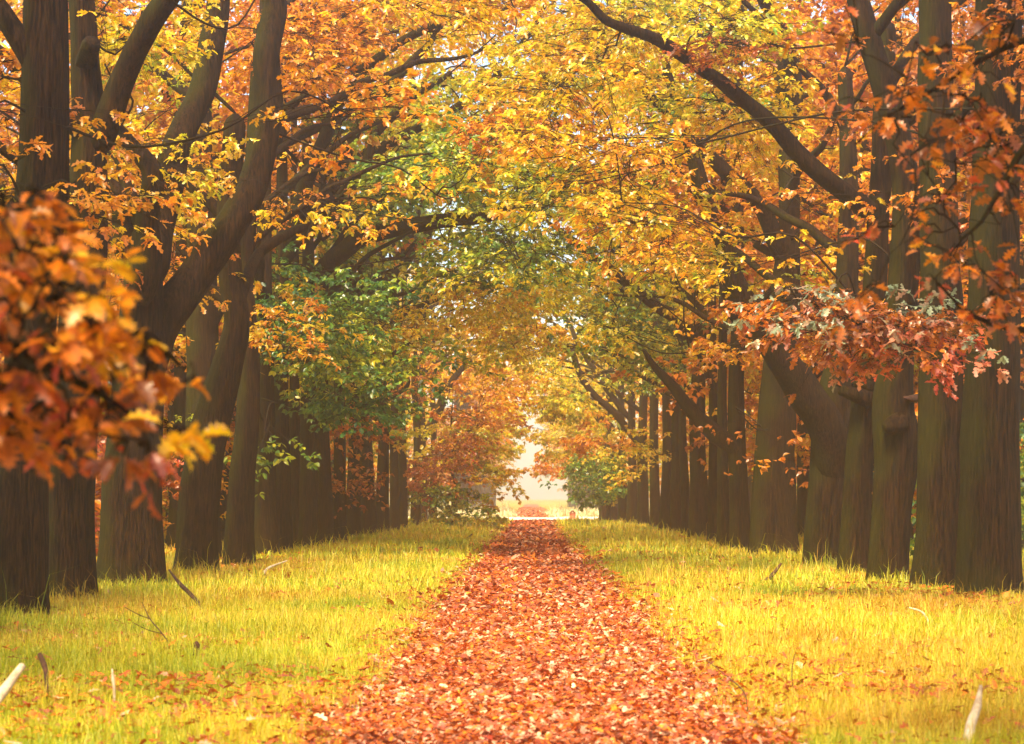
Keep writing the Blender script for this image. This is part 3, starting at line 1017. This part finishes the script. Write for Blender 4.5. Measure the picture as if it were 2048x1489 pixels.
SL = []
for k in range(8):                    # strands of shoots that droop toward the path
    x0, y0, x1, y1 = -60, 370 + 66 * k, (80, 140, 205, 290, 370, 330, 280, 170)[k], (500, 560, 640, 680, 745, 840, 880, 880)[k]
    for f in np.linspace(.05, 1, 6):
        SL.append((x0 + (x1 - x0) * f + rng.normal(0, 14), y0 + (y1 - y0) * f ** 1.3 + rng.normal(0, 14), float(np.clip(.60 + .025 * k + rng.normal(0, .07) - (.10 if f > .9 else 0), .4, .85))))
near_oak("NL", -3.6, 7.8, "near oak whose blurred orange bough hangs before the foremost left trunks",
         [(a, b, 7.4 + rng.uniform(-.5, .5)) for a, b, _ in SL], [c for *_, c in SL], .084, [1 if rng.random() < .25 else 2 for _ in SL],
         [([(-3.6, 7.8, 2.6), (-2.8, 7.6, 2.55), P(-250, 560, 7.5), P(-60, 640, 7.4), P(80, 730, 7.4), P(210, 800, 7.3), P(270, 830, 7.3)], [.09, .06, .035, .02, .012, .008, .004]),
          ([(-3.6, 7.8, 2.9), (-2.6, 7.7, 2.8), P(-200, 380, 7.6), P(-40, 480, 7.5), P(100, 560, 7.5), P(250, 660, 7.4), P(350, 730, 7.3)], [.08, .05, .03, .018, .012, .008, .004])], .13, (4, 3), .06)
SR = [(2030, 40, .70), (1960, 50, .66), (1890, 90, .70), (1990, 130, .60), (1900, 190, .72), (1830, 190, .78), (1960, 230, .74), (1790, 240, .76), (2030, 280, .80), (1910, 320, .80), (1830, 340, .80), (1990, 350, .72),
      (1890, 430, .80), (2000, 450, .72), (1830, 430, .80), (1800, 490, .70), (1900, 560, .84), (1960, 540, .80), (2030, 600, .76), (1730, 110, .78), (1870, 270, .80), (1950, 640, .82)]
near_oak("NR", 5.0, 14.2, "near oak whose russet boughs hang before the broad right trunks",
         [(a, b, 14.0 + rng.uniform(-.8, .8)) for a, b, _ in SR], [c for *_, c in SR], .100, [2 for _ in SR],
         [([(5.0, 14.2, 4.2), (4.2, 14, 4.2), P(2250, 160, 14), P(2060, 290, 14), P(1990, 400, 14), P(1950, 480, 13.8), P(1910, 520, 13.8)], [.10, .07, .04, .022, .014, .008, .004]),
          ([(5.0, 14.2, 3.2), (4.2, 14, 3.1), P(2250, 620, 14), P(2080, 680, 14), P(1960, 660, 13.9), P(1880, 600, 13.8)], [.08, .05, .03, .018, .010, .004]),
          ([(5.0, 14.2, 4.8), (4.2, 14, 4.9), P(2250, 20, 14), P(2060, 90, 14.2), P(1930, 150, 14.2), P(1800, 230, 14.2), P(1720, 300, 14.2)], [.08, .06, .035, .02, .012, .008, .004])], .36, (4, 3), .05)

# the avenue goes on past the photographer: unseen oaks added to shade near trunks and mist
for k, (sx, sy) in enumerate(((-7.3, 26.5), (7.6, 27.5), (-7.2, 20.5), (7.5, 21.5), (-7.0, 14.5), (8.6, 17), (-7.4, 2), (7.2, 6), (-7.1, -5), (7.3, -2))):
    z = float(gz(sx, sy))
    t = Tree("N%d" % k, [(sx, sy, z), (sx, sy, 4), (sx, sy, 8), (sx, sy, 13)], [.5, .44, .36, .2], "unseen oak added for shade, beside or behind the photographer",
             "unseen shade oaks beside the photographer", lod=2, side=1 if sx > 0 else -1)
    for q in range(4):
        t.auto_limb(rng.uniform(5.5, 8), rng.uniform(0, 6.28), rng.uniform(3, 4.5), .12, .9)
    for _ in range(32):
        c = np.array([sx + rng.normal(0, 2.1), sy + rng.normal(0, 2.6), rng.uniform(6.5, 13)])
        if abs(c[0]) > 3.4 and not in_view(c, 330, 330)[0]:
            t.patch(c, 1.2, 7, .5 + rng.normal(0, .1), .24)
    t.finish()

# ------------------------------------------------------------------ understorey and the wood beyond the rows
def under_tree(px, py, d, label, blobs, name="young_tree", cat="tree", group=None, leaf=.2, lodv=1):
    b = P(px, py, d)
    z = float(gz(b[0], b[1]))
    top = max(P(*q[:2], d)[2] for q in blobs)
    t = Tree("U%d" % px, [(b[0], b[1], z), (b[0] + .05, b[1], z + top * .3), (b[0] - .1, b[1] + .1, z + top * .65), (b[0], b[1], z + top)], [.12, .09, .06, .02], label, group, name, cat, lodv)
    p, r = t.trunk_line
    t.nodes = [np.column_stack([p, r])[1:]]
    for cx, cy2, hw, hh, hue, nb in blobs:
        for _ in range(nb):
            a, rr = rng.uniform(0, 6.28), math.sqrt(rng.random())
            t.patch(P(cx + hw * rr * math.cos(a), cy2 + hh * rr * math.sin(a), d + rng.uniform(-1.5, 1.5)), rng.uniform(.7, 1.1), 9, hue + rng.normal(0, .05), leaf)
    t.finish(T_LOW)


under_tree(905, 1062, 112, "bushy young tree, red, orange and green down to the grass, left of the path",
           [(890, 880, 45, 50, .74, 7), (860, 960, 35, 30, .92, 5), (930, 880, 45, 50, .38, 7), (960, 960, 45, 35, .40, 8), (890, 1010, 50, 35, .2, 8), (940, 1030, 25, 20, .36, 4), (970, 800, 40, 40, .55, 6)])
under_tree(1215, 1052, 134, "young tree with drooping green leaf beside the far right trunks",
           [(1200, 950, 50, 35, .12, 8), (1160, 975, 25, 15, .13, 3), (1245, 985, 20, 20, .3, 2)])

BW = []
for b, d, h in ((-120, 66, .62), (-30, 78, .68), (40, 64, .60), (110, 92, .66), (170, 70, .62), (235, 84, .58), (300, 100, .64), (350, 76, .66), (420, 96, .6), (470, 82, .66), (540, 112, .62), (600, 130, .6),
                (660, 160, .55), (720, 185, .5), (200, 120, .55), (20, 130, .6), (1500, 120, .6), (1420, 150, .55), (1560, 98, .62), (1610, 82, .58), (1660, 104, .66), (1700, 74, .6), (1750, 90, .66),
                (1800, 68, .64), (1840, 82, .6), (1900, 96, .66), (1930, 70, .62), (1985, 84, .68), (2040, 66, .66), (2110, 78, .62), (1880, 130, .55), (765, 172, .5), (812, 195, .5), (1335, 150, .55), (1290, 180, .5), (2170, 64, .62)):
    BW.append(((b - 1062) / 5000 * d, d, h))
for k, (x, y, h) in enumerate(BW):
    z = float(gz(x, y))
    t = Tree("W%d" % k, [(x, y, z), (x, y, 4), (x + .2, y, 9), (x, y, 15)], [.3, .26, .2, .08],
             "woodland tree in autumn leaf standing behind the avenue's rows", "trees in the wood behind the rows", "woodland_tree", "tree", 1 if y < 70 else 2, 1 if x > 0 else -1)
    for q in range(5):
        t.auto_limb(rng.uniform(4, 10), rng.uniform(0, 6.28), rng.uniform(3, 5), .1, .8)
    ztop = min(1.6 + .2 * y + 1.5, 17)
    for _ in range(60):
        c = np.array([x + rng.normal(0, 1.9), y + rng.normal(0, 2.0), rng.uniform(2.6, ztop)])
        if in_view(c)[0]:
            t.patch(c, rng.uniform(1.0, 1.5), 8, h + rng.normal(0, .1), .22)
    t.finish()
# shrubs at the foot of the wood, seen between the trunks
SH = [(-9.8, 52, .84), (-11.5, 60, .9), (-10.2, 70, .5), (-13, 80, .7), (9.8, 54, .10), (11.0, 60, .08), (10.5, 68, .6), (12.5, 78, .1), (9.6, 47, .12), (-9.2, 45, .78), (13.5, 92, .3), (-12.5, 95, .6)]
for k, (x, y, h) in enumerate(SH):
    z = float(gz(x, y))
    t = Tree("S%d" % k, [(x, y, z), (x + .1, y, 1.0), (x, y + .1, 2.4)], [.05, .035, .012],
             "leafy shrub at the foot of the wood, glimpsed between the avenue trunks", "shrubs behind the avenue trunks", "shrub", "shrub", 1)
    p, r = t.trunk_line
    t.nodes = [np.column_stack([p, r])]
    for _ in range(14):
        t.patch(np.array([x + rng.normal(0, .9), y + rng.normal(0, .9), rng.uniform(.6, 2.9)]), .8, 8, h + rng.normal(0, .05), .16)
    t.finish()
# undergrowth of the wood, too tangled to tell one plant from the next
n = 4600
sgn = np.where(rng.random(n) < .5, -1, 1)
yy = rng.uniform(62, 240, n)
pos = np.stack([sgn * (9.5 + np.abs(rng.normal(0, 3.5, n)) + .02 * yy), yy, rng.uniform(0, 1, n) ** 1.5 * 9.0 + .2], -1)
pos = pos[in_view(pos, 60, 60)]
L, _ = sprays(pos, norm(rng.normal(0, 1, (len(pos), 3))), np.full(len(pos), 1.3), .45 + .9 * (n2(pos[:, 0] * 1.0, pos[:, 1], .16, 28) - .35), .24, 6, 4, .08)
tag(link("undergrowth", leaves_mesh("undergrowth", L, T_MIN, LEAF)), "tangled autumn undergrowth of the wood behind both rows", "undergrowth", kind="stuff")
# far-off wood that closes the view
n = 5000
pos = np.stack([rng.uniform(-200, 200, n), rng.uniform(520, 580, n), rng.uniform(0, 1, n) ** .8 * 9], -1)
k = np.abs(pos[:, 0]) > 3.0
ed = rng.uniform(.010, .05, len(pos))
k &= (pos[:, 0] < -ed * pos[:, 1]) | (pos[:, 0] > ed * .8 * pos[:, 1])
pos = pos[k]
dr = norm(rng.normal(0, 1, (len(pos), 3)))
L, _ = sprays(pos, dr, np.full(len(pos), 2.6), .5 + .18 * (n2(pos[:, 0], pos[:, 2], .1, 8) - .5) * 2, .9, 3, 4, .08)
tag(link("distant_wood", leaves_mesh("distant_wood", L, T_MIN, LEAF)), "misty autumn wood closing the far end of the avenue", "woodland", kind="stuff")

# ------------------------------------------------------------------ grass and litter
SPEC = [(13.5, 18, 2600, .0042, .20), (18, 25, 1700, .0052, .23), (25, 36, 950, .007, .27), (36, 55, 450, .012, .30), (55, 85, 150, .024, .32), (85, 118, 80, .036, .34), (118, 151, 46, .05, .34), (174, 215, 34, .07, .6)]
TALL = [(t.base[0], t.base[1]) for t in TREES.values() if t.d < 100]
GV, GF, GC, gn = [], [], [], 0
for y0, y1, dens, w, h in SPEC:
    xm = min(.2 * y1 * 1.12 + 1.0, 16)
    n = int(dens * 2 * xm * (y1 - y0))
    # tufts: blades share a root and a lean
    nt = n // 7
    tx, ty = rng.uniform(-xm, xm, nt), rng.uniform(y0, y1, nt)
    keep = np.abs(tx) < .2 * ty * 1.12 + 1.0
    edge = path_half(ty) + .25 * (n2(tx * 0 + np.sign(tx) * 9, ty, .5, 12) - .4) - .05
    a = np.abs(tx - path_mid(ty))
    keep &= (a > edge + rng.exponential(.12, nt) - .08)
    dn = n2(tx, ty, .55, 14) * .6 + n2(tx, ty, 2.1, 15) * .4
    keep &= rng.random(nt) < .35 + 1.1 * dn
    tx, ty = tx[keep], ty[keep]
    nt = len(tx)
    x = np.repeat(tx, 7) + rng.normal(0, .035 + w, nt * 7)
    y = np.repeat(ty, 7) + rng.normal(0, .035 + w, nt * 7)
    n = nt * 7
    lean_a = np.repeat(rng.uniform(0, 6.28, nt), 7) + rng.normal(0, .9, n)
    lean = rng.uniform(.2, 1.15, n)
    edgef = sstep(0, .7, np.abs(x - path_mid(y)) - path_half(y))
    hh = .62 * h * rng.lognormal(0, .35, n) * (.45 + .75 * n2(x, y, .8, 16)) * (.5 + .5 * edgef)
    tall = rng.random(n) < .05
    hh = np.where(tall, hh * 2.0, hh)
    for bx, by in TALL:
        q = np.hypot(x - bx, y - by)
        hh *= 1 - .35 * np.exp(-(np.maximum(q - .55, 0) / .35) ** 2)
    # taller pale fringe beyond the crossing
    z = gz(x, y)
    b0 = np.stack([x, y, z - .01], -1)
    dl = np.stack([np.cos(lean_a), np.sin(lean_a), np.zeros(n)], -1)
    sd = np.stack([-np.sin(lean_a), np.cos(lean_a), np.zeros(n)], -1)
    fc = rng.uniform(0, 6.28, n)
    sd = norm(sd * np.cos(fc)[:, None] * .5 + np.array([[1.0, 0, 0]]) + dl * np.sin(fc)[:, None] * .4)
    up = np.array([[0, 0, 1.0]])
    m1 = b0 + (up * .62 + dl * (lean * .22)[:, None]) * hh[:, None]
    tp = b0 + (up * .95 + dl * (lean * .75)[:, None] - up * (lean ** 2 * .35)[:, None]) * hh[:, None]
    ww = (w * rng.uniform(.6, 1.3, n) * np.where(tall, .6, 1))[:, None] / 2
    V = np.stack([b0 - sd * ww, b0 + sd * ww, m1 + sd * ww * .75, m1 - sd * ww * .75, tp], 1).reshape(-1, 3)
    i = np.arange(n)[:, None] * 5 + gn
    GF.append((i + np.array([[0, 1, 2, 3]]), i + np.array([[3, 2, 4]])))
    c1 = .07 + n2(x, y, .35, 20) * .6 + n2(x, y, 1.6, 21) * .4 + rng.normal(0, .13, n)
    st = np.array([0.2, .37, .52, .68, .85])
    pc = np.array([[.24, .34, .004], [.46, .47, .004], [.58, .51, .006], [.64, .49, .03], [.56, .31, .008]])
    c = np.stack([np.interp(c1, st, pc[:, q]) for q in range(3)], -1)
    if y0 > 170:
        c = np.array([[.78, .66, .34]]) * np.ones((n, 1))
    GC.append(c * np.exp(rng.normal(0, .18, n))[:, None])
    GV.append(V)
    gn += n * 5
cols = np.vstack(GC)
tag(link("grass", mesh("grass", np.vstack(GV), [np.vstack([f[0] for f in GF]), np.vstack([f[1] for f in GF])], BLADE, np.minimum(np.vstack([cols, cols]), .85))),
    "long yellow autumn grass on both verges of the path", "grass", kind="stuff")


def litter(name, label, spec, onpath, tmpls):
    for (y0, y1, dens, size), tm in zip(spec, tmpls):
        xm = 1.75 if onpath else min(.2 * y1 * 1.12 + 1, 12)
        n = int(dens * 2 * xm * (y1 - y0))
        x, y = rng.uniform(-xm, xm, n), rng.uniform(y0, y1, n)
        a = np.abs(x - path_mid(y))
        e = path_half(y)
        if onpath:
            k = a < e + .08 + rng.normal(0, .13, n) + .5 * (n2(x, y, .6, 31) - .5)
        else:
            side = (x > 0) * 1.0
            den = sstep(.42, .75, n2(x, y, .35, 33) * .6 + n2(x, y, 1.3, 34) * .4) + .55 * np.exp(-(a - e) / .5) + .35 * sstep(4, 7, a) * side + .25 * sstep(22, 15, y)
            k = (a > e) & (rng.random(n) < den)
        x, y = x[k], y[k]
        n = len(x)
        hgt = rng.uniform(.006, .05, n) if onpath else rng.uniform(.01, .12, n)
        an = rng.uniform(0, 6.28, n)
        ax = np.stack([np.cos(an), np.sin(an), rng.normal(0, .3, n)], -1)
        nr = norm(np.stack([rng.normal(0, .27, n), rng.normal(0, .27, n), np.ones(n)], -1))
        hue = .72 + .10 * (n2(x, y, .5, 35) - .5) + rng.normal(0, .085, n)
        col = palette(hue)
        col = col * np.array([[.80, .58, .85]])
        pale = rng.random(n) < (.28 if onpath else .06)  # lighter leaf undersides, doubling as painted pink highlights on the litter
        col[pale] = np.array([[.66, .33, .18]]) * rng.uniform(.75, 1.15, (pale.sum(), 1))
        red = rng.random(n) < .14
        col[red] = np.array([[.40, .075, .03]]) * rng.uniform(.6, 1.2, (red.sum(), 1))
        yield {"pos": np.stack([x, y, gz(x, y) + hgt], -1), "ax": norm(ax), "nr": nr, "size": size * rng.uniform(.6, 1.2, n), "col": col}, tm


parts = []
for sp, on, tms in (([(13.5, 22, 1050, .078), (22, 34, 700, .09), (34, 60, 330, .115), (60, 100, 100, .19), (100, 151, 60, .25), (174, 300, 30, .25)], True, [T_MID, T_MID, T_LOW, T_LOW, T_MIN, T_MIN]),
                    ([(13.5, 22, 100, .10), (22, 34, 60, .11), (34, 60, 40, .14), (60, 110, 9, .2)], False, [T_MID, T_MID, T_LOW, T_MIN])):
    me = []
    bm = None
    Vs, Fs, Cs, off = [], {3: [], 4: []}, {3: [], 4: []}, 0
    for lv, tm in litter("", "", sp, on, tms):
        TV, TQ, TT = tm
        sd = norm(np.cross(lv["ax"], lv["nr"]))
        nr = np.cross(sd, lv["ax"])
        N = len(sd)
        cur = rng.uniform(-1.0, 1.8, N)
        V = (lv["pos"][:, None] + lv["size"][:, None, None] * (TV[None, :, 0, None] * sd[:, None] + TV[None, :, 1, None] * lv["ax"][:, None] + TV[None, :, 2, None] * (nr * cur[:, None])[:, None])).reshape(-1, 3)
        idx = np.arange(N)[:, None, None] * len(TV) + off
        c = lv["col"] * np.exp(rng.normal(0, .25, N))[:, None]
        for F in (TQ, TT):
            if len(F):
                Fs[F.shape[1]].append((idx + F[None]).reshape(-1, F.shape[1]))
                Cs[F.shape[1]].append(np.repeat(c, len(F), 0))
        Vs.append(V)
        off += len(V)
    me = mesh("fallen_leaves", np.vstack(Vs), [np.vstack(Fs[4]), np.vstack(Fs[3])], LITTER, np.minimum(np.vstack(Cs[4] + Cs[3]), .85))
    tag(link("fallen_leaves", me), "red-brown fallen leaves carpeting the path" if on else "fallen leaves scattered in the verge grass", "fallen leaves", kind="stuff")

# ------------------------------------------------------------------ sticks in the grass and the marker board
def stick(name, label, cat, pts, w, mat, d, d1=None, group=None, forks=()):
    d, d1 = d * .9, (d1 or d) * .9
    n = len(pts)
    q = [P(a[0], a[1], d + (d1 - d) * i / (n - 1)) for i, a in enumerate(pts)]
    t = q[0] - q[1]
    f = q[0] + t * min(.8, .12 / max(np.linalg.norm(t), 1e-3))
    f[2] = gz(f[0], f[1]) - .06
    q, w = [f] + q, (w[0],) + tuple(w)
    base = q[0].copy()
    b = Buf()
    for line, ww in [(q, w)] + [([P(a[0], a[1], d + (d1 - d) * .5) for a in f], fw) for f, fw in forks]:
        p, r = smooth_line(line, [x / 5000 * d / 2 for x in ww], .04)
        V, Q, caps = tube(p, r, 9, .35, 0, 0, len(label), .0)
        b.add(V, Q, *caps)
    o = link(name, b.build(name, mat, base), None, base)
    tag(o, label, cat, group)


stick("branch", "thick pale barkless stick leaning in the grass at the left corner", "stick", [(-20, 1420), (5, 1385), (25, 1358), (44, 1332)], (20, 22, 20, 16), WOOD_PALE, 19.5, 20)
stick("branch", "dark rotten stick standing upright in the grass near the thick pale stick", "stick", [(93, 1390), (92, 1350), (88, 1330), (80, 1310)], (8, 9, 11, 9), WOOD_DARK, 20.5, 21)
stick("branch", "small pale splinter upright in the left grass", "stick", [(228, 1378), (226, 1360), (224, 1338)], (7, 9, 4), WOOD_PALE, 20.8)
stick("branch", "brown curved stick leaning against the forked oak's foot", "stick", [(400, 1212), (380, 1188), (360, 1168), (338, 1140)], (9, 9, 8, 4), WOOD_DARK, 36, 38)
stick("twig", "thin forked bare twig lying over the left grass", "twig", [(340, 1292), (320, 1262), (300, 1238), (284, 1205)], (2.6, 2.6, 2.4, 1.6), WOOD_DARK, 27, 28, None, (([(325, 1268), (295, 1260), (265, 1245)], (2, 2, 1.5)), ([(300, 1238), (278, 1230), (250, 1215)], (2, 2, 1.5))))
stick("branch", "short broken wood stub poking out of the left grass", "stick", [(392, 1302), (394, 1292), (390, 1284)], (12, 14, 9), WOOD_DARK, 26)
stick("branch", "pale forked stick lying in the grass beside the slim left trunks", "stick", [(525, 1152), (535, 1138), (552, 1130), (574, 1122)], (6, 6, 5, 3), WOOD_PALE, 52, 53)
stick("branch", "dark slanting stick in the grass before the thick dark oak on the right", "stick", [(1515, 1172), (1535, 1160), (1548, 1146), (1562, 1128)], (7, 8, 7, 4), WOOD_DARK, 47, 48)
stick("branch", "tall pale pointed stick standing in the grass at the right corner", "stick", [(1932, 1500), (1942, 1450), (1954, 1415), (1962, 1372)], (20, 20, 17, 7), WOOD_PALE, 17.3, 17.8)
stick("twig", "thin dark upright twig at the right edge of the leafy path", "twig", [(1586, 1378), (1584, 1340), (1590, 1308)], (2.6, 2.6, 2), WOOD_DARK, 21.5)
stick("twig", "thin dark twig lying slantwise on the leaves at the right of the path", "twig", [(1490, 1390), (1450, 1350), (1412, 1320)], (2.6, 2.6, 2), WOOD_DARK, 20, 22.5)
stick("twig", "pale thin arched twig in the grass before the bulging oak", "twig", [(1852, 1234), (1838, 1222), (1818, 1216)], (4, 4, 3), WOOD_PALE, 33)
stick("branch", "small dark stick at the left edge of the path far off", "stick", [(922, 1085), (932, 1078), (944, 1069)], (4, 4, 3), WOOD_DARK, 88, 90)

RED = ramp_mat("red_board_paint", [(0.3, (0.40, 0.10, 0.05)), (0.7, (0.52, 0.15, 0.08))], 6, .6)
CREAM = ramp_mat("cream_paint", [(0.3, (0.62, 0.55, 0.42)), (0.7, (0.78, 0.7, 0.55))], 6, .6)


def slab(outline, y0, y1):
    o = np.array(outline)
    n = len(o)
    V = np.concatenate([np.column_stack([o[:, 0], np.full(n, y0), o[:, 1]]), np.column_stack([o[:, 0], np.full(n, y1), o[:, 1]])])
    i = np.arange(n)
    j = (i + 1) % n
    b = Buf()
    b.add(V, i[None, :], (i[::-1] + n)[None, :], np.stack([i, i + n, j + n, j], -1)[:, ::-1])
    return b


md = 147.0
mb = P(1145, 1040, md)
mb[2] = float(gz(mb[0], mb[1]))
mk = empty("marker_board", mb)
tag(mk, "small red-brown board with humped top and cream base, in grass right of the path", "marker")
s = md / 5000
hump = [(-6 * s, 0.12 + 3 * s)] + [(-6 * s, 19 * s)] + [(-4 * s, 20.5 * s)] + [(3.2 * s * -math.cos(a), 20.5 * s + 2.5 * s * math.sin(a)) for a in np.linspace(.2, math.pi - .2, 7)] + [(4 * s, 20.5 * s), (6 * s, 19 * s), (6 * s, .12 + 3 * s)]
link("board", slab(hump[::-1], -.03, .03).build("board", RED, smooth=False), mk)
link("base_band", slab([(-5.6 * s, .12), (-5.6 * s, .12 + 3 * s - .004), (5.6 * s, .12 + 3 * s - .004), (5.6 * s, .12)][::-1], -.045, .045).build("base_band", CREAM, smooth=False), mk)
for q in (-1, 1):
    link("post", slab([(q * 4 * s - .03, -.2), (q * 4 * s - .03, .118), (q * 4 * s + .03, .118), (q * 4 * s + .03, -.2)][::-1], -.03, .03).build("post", WOOD_DARK, smooth=False), mk)
th = np.linspace(0, 6.28, 12, endpoint=False)
link("hole_disc", slab([(1.3 * s * math.cos(a), 19.2 * s + 1.3 * s * math.sin(a)) for a in th][::-1], -.036, -.031).build("hole_disc", CREAM, smooth=False), mk)  # cream disc added in place of the small light hole in the hump

# ------------------------------------------------------------------ haze
HAZE_DENSITY = 0.0018
m, nt, out = new_mat("mist")
pv = nt.nodes.new("ShaderNodeVolumePrincipled")
pv.inputs["Color"].default_value = (1.0, 0.91, 0.82, 1)
pv.inputs["Density"].default_value = HAZE_DENSITY
pv.inputs["Anisotropy"].default_value = 0.8
nt.links.new(pv.outputs[0], out.inputs["Volume"])
bx = np.array([(x, y, z) for x in (-850, 850) for y in (-850, 850) for z in (-1.5, 26)], float)
haze = link("haze", mesh("haze", bx, [np.array([(0, 1, 3, 2), (4, 6, 7, 5), (0, 4, 5, 1), (2, 3, 7, 6), (0, 2, 6, 4), (1, 5, 7, 3)])], m))
tag(haze, "pale mist hanging along the avenue", "mist", kind="stuff")
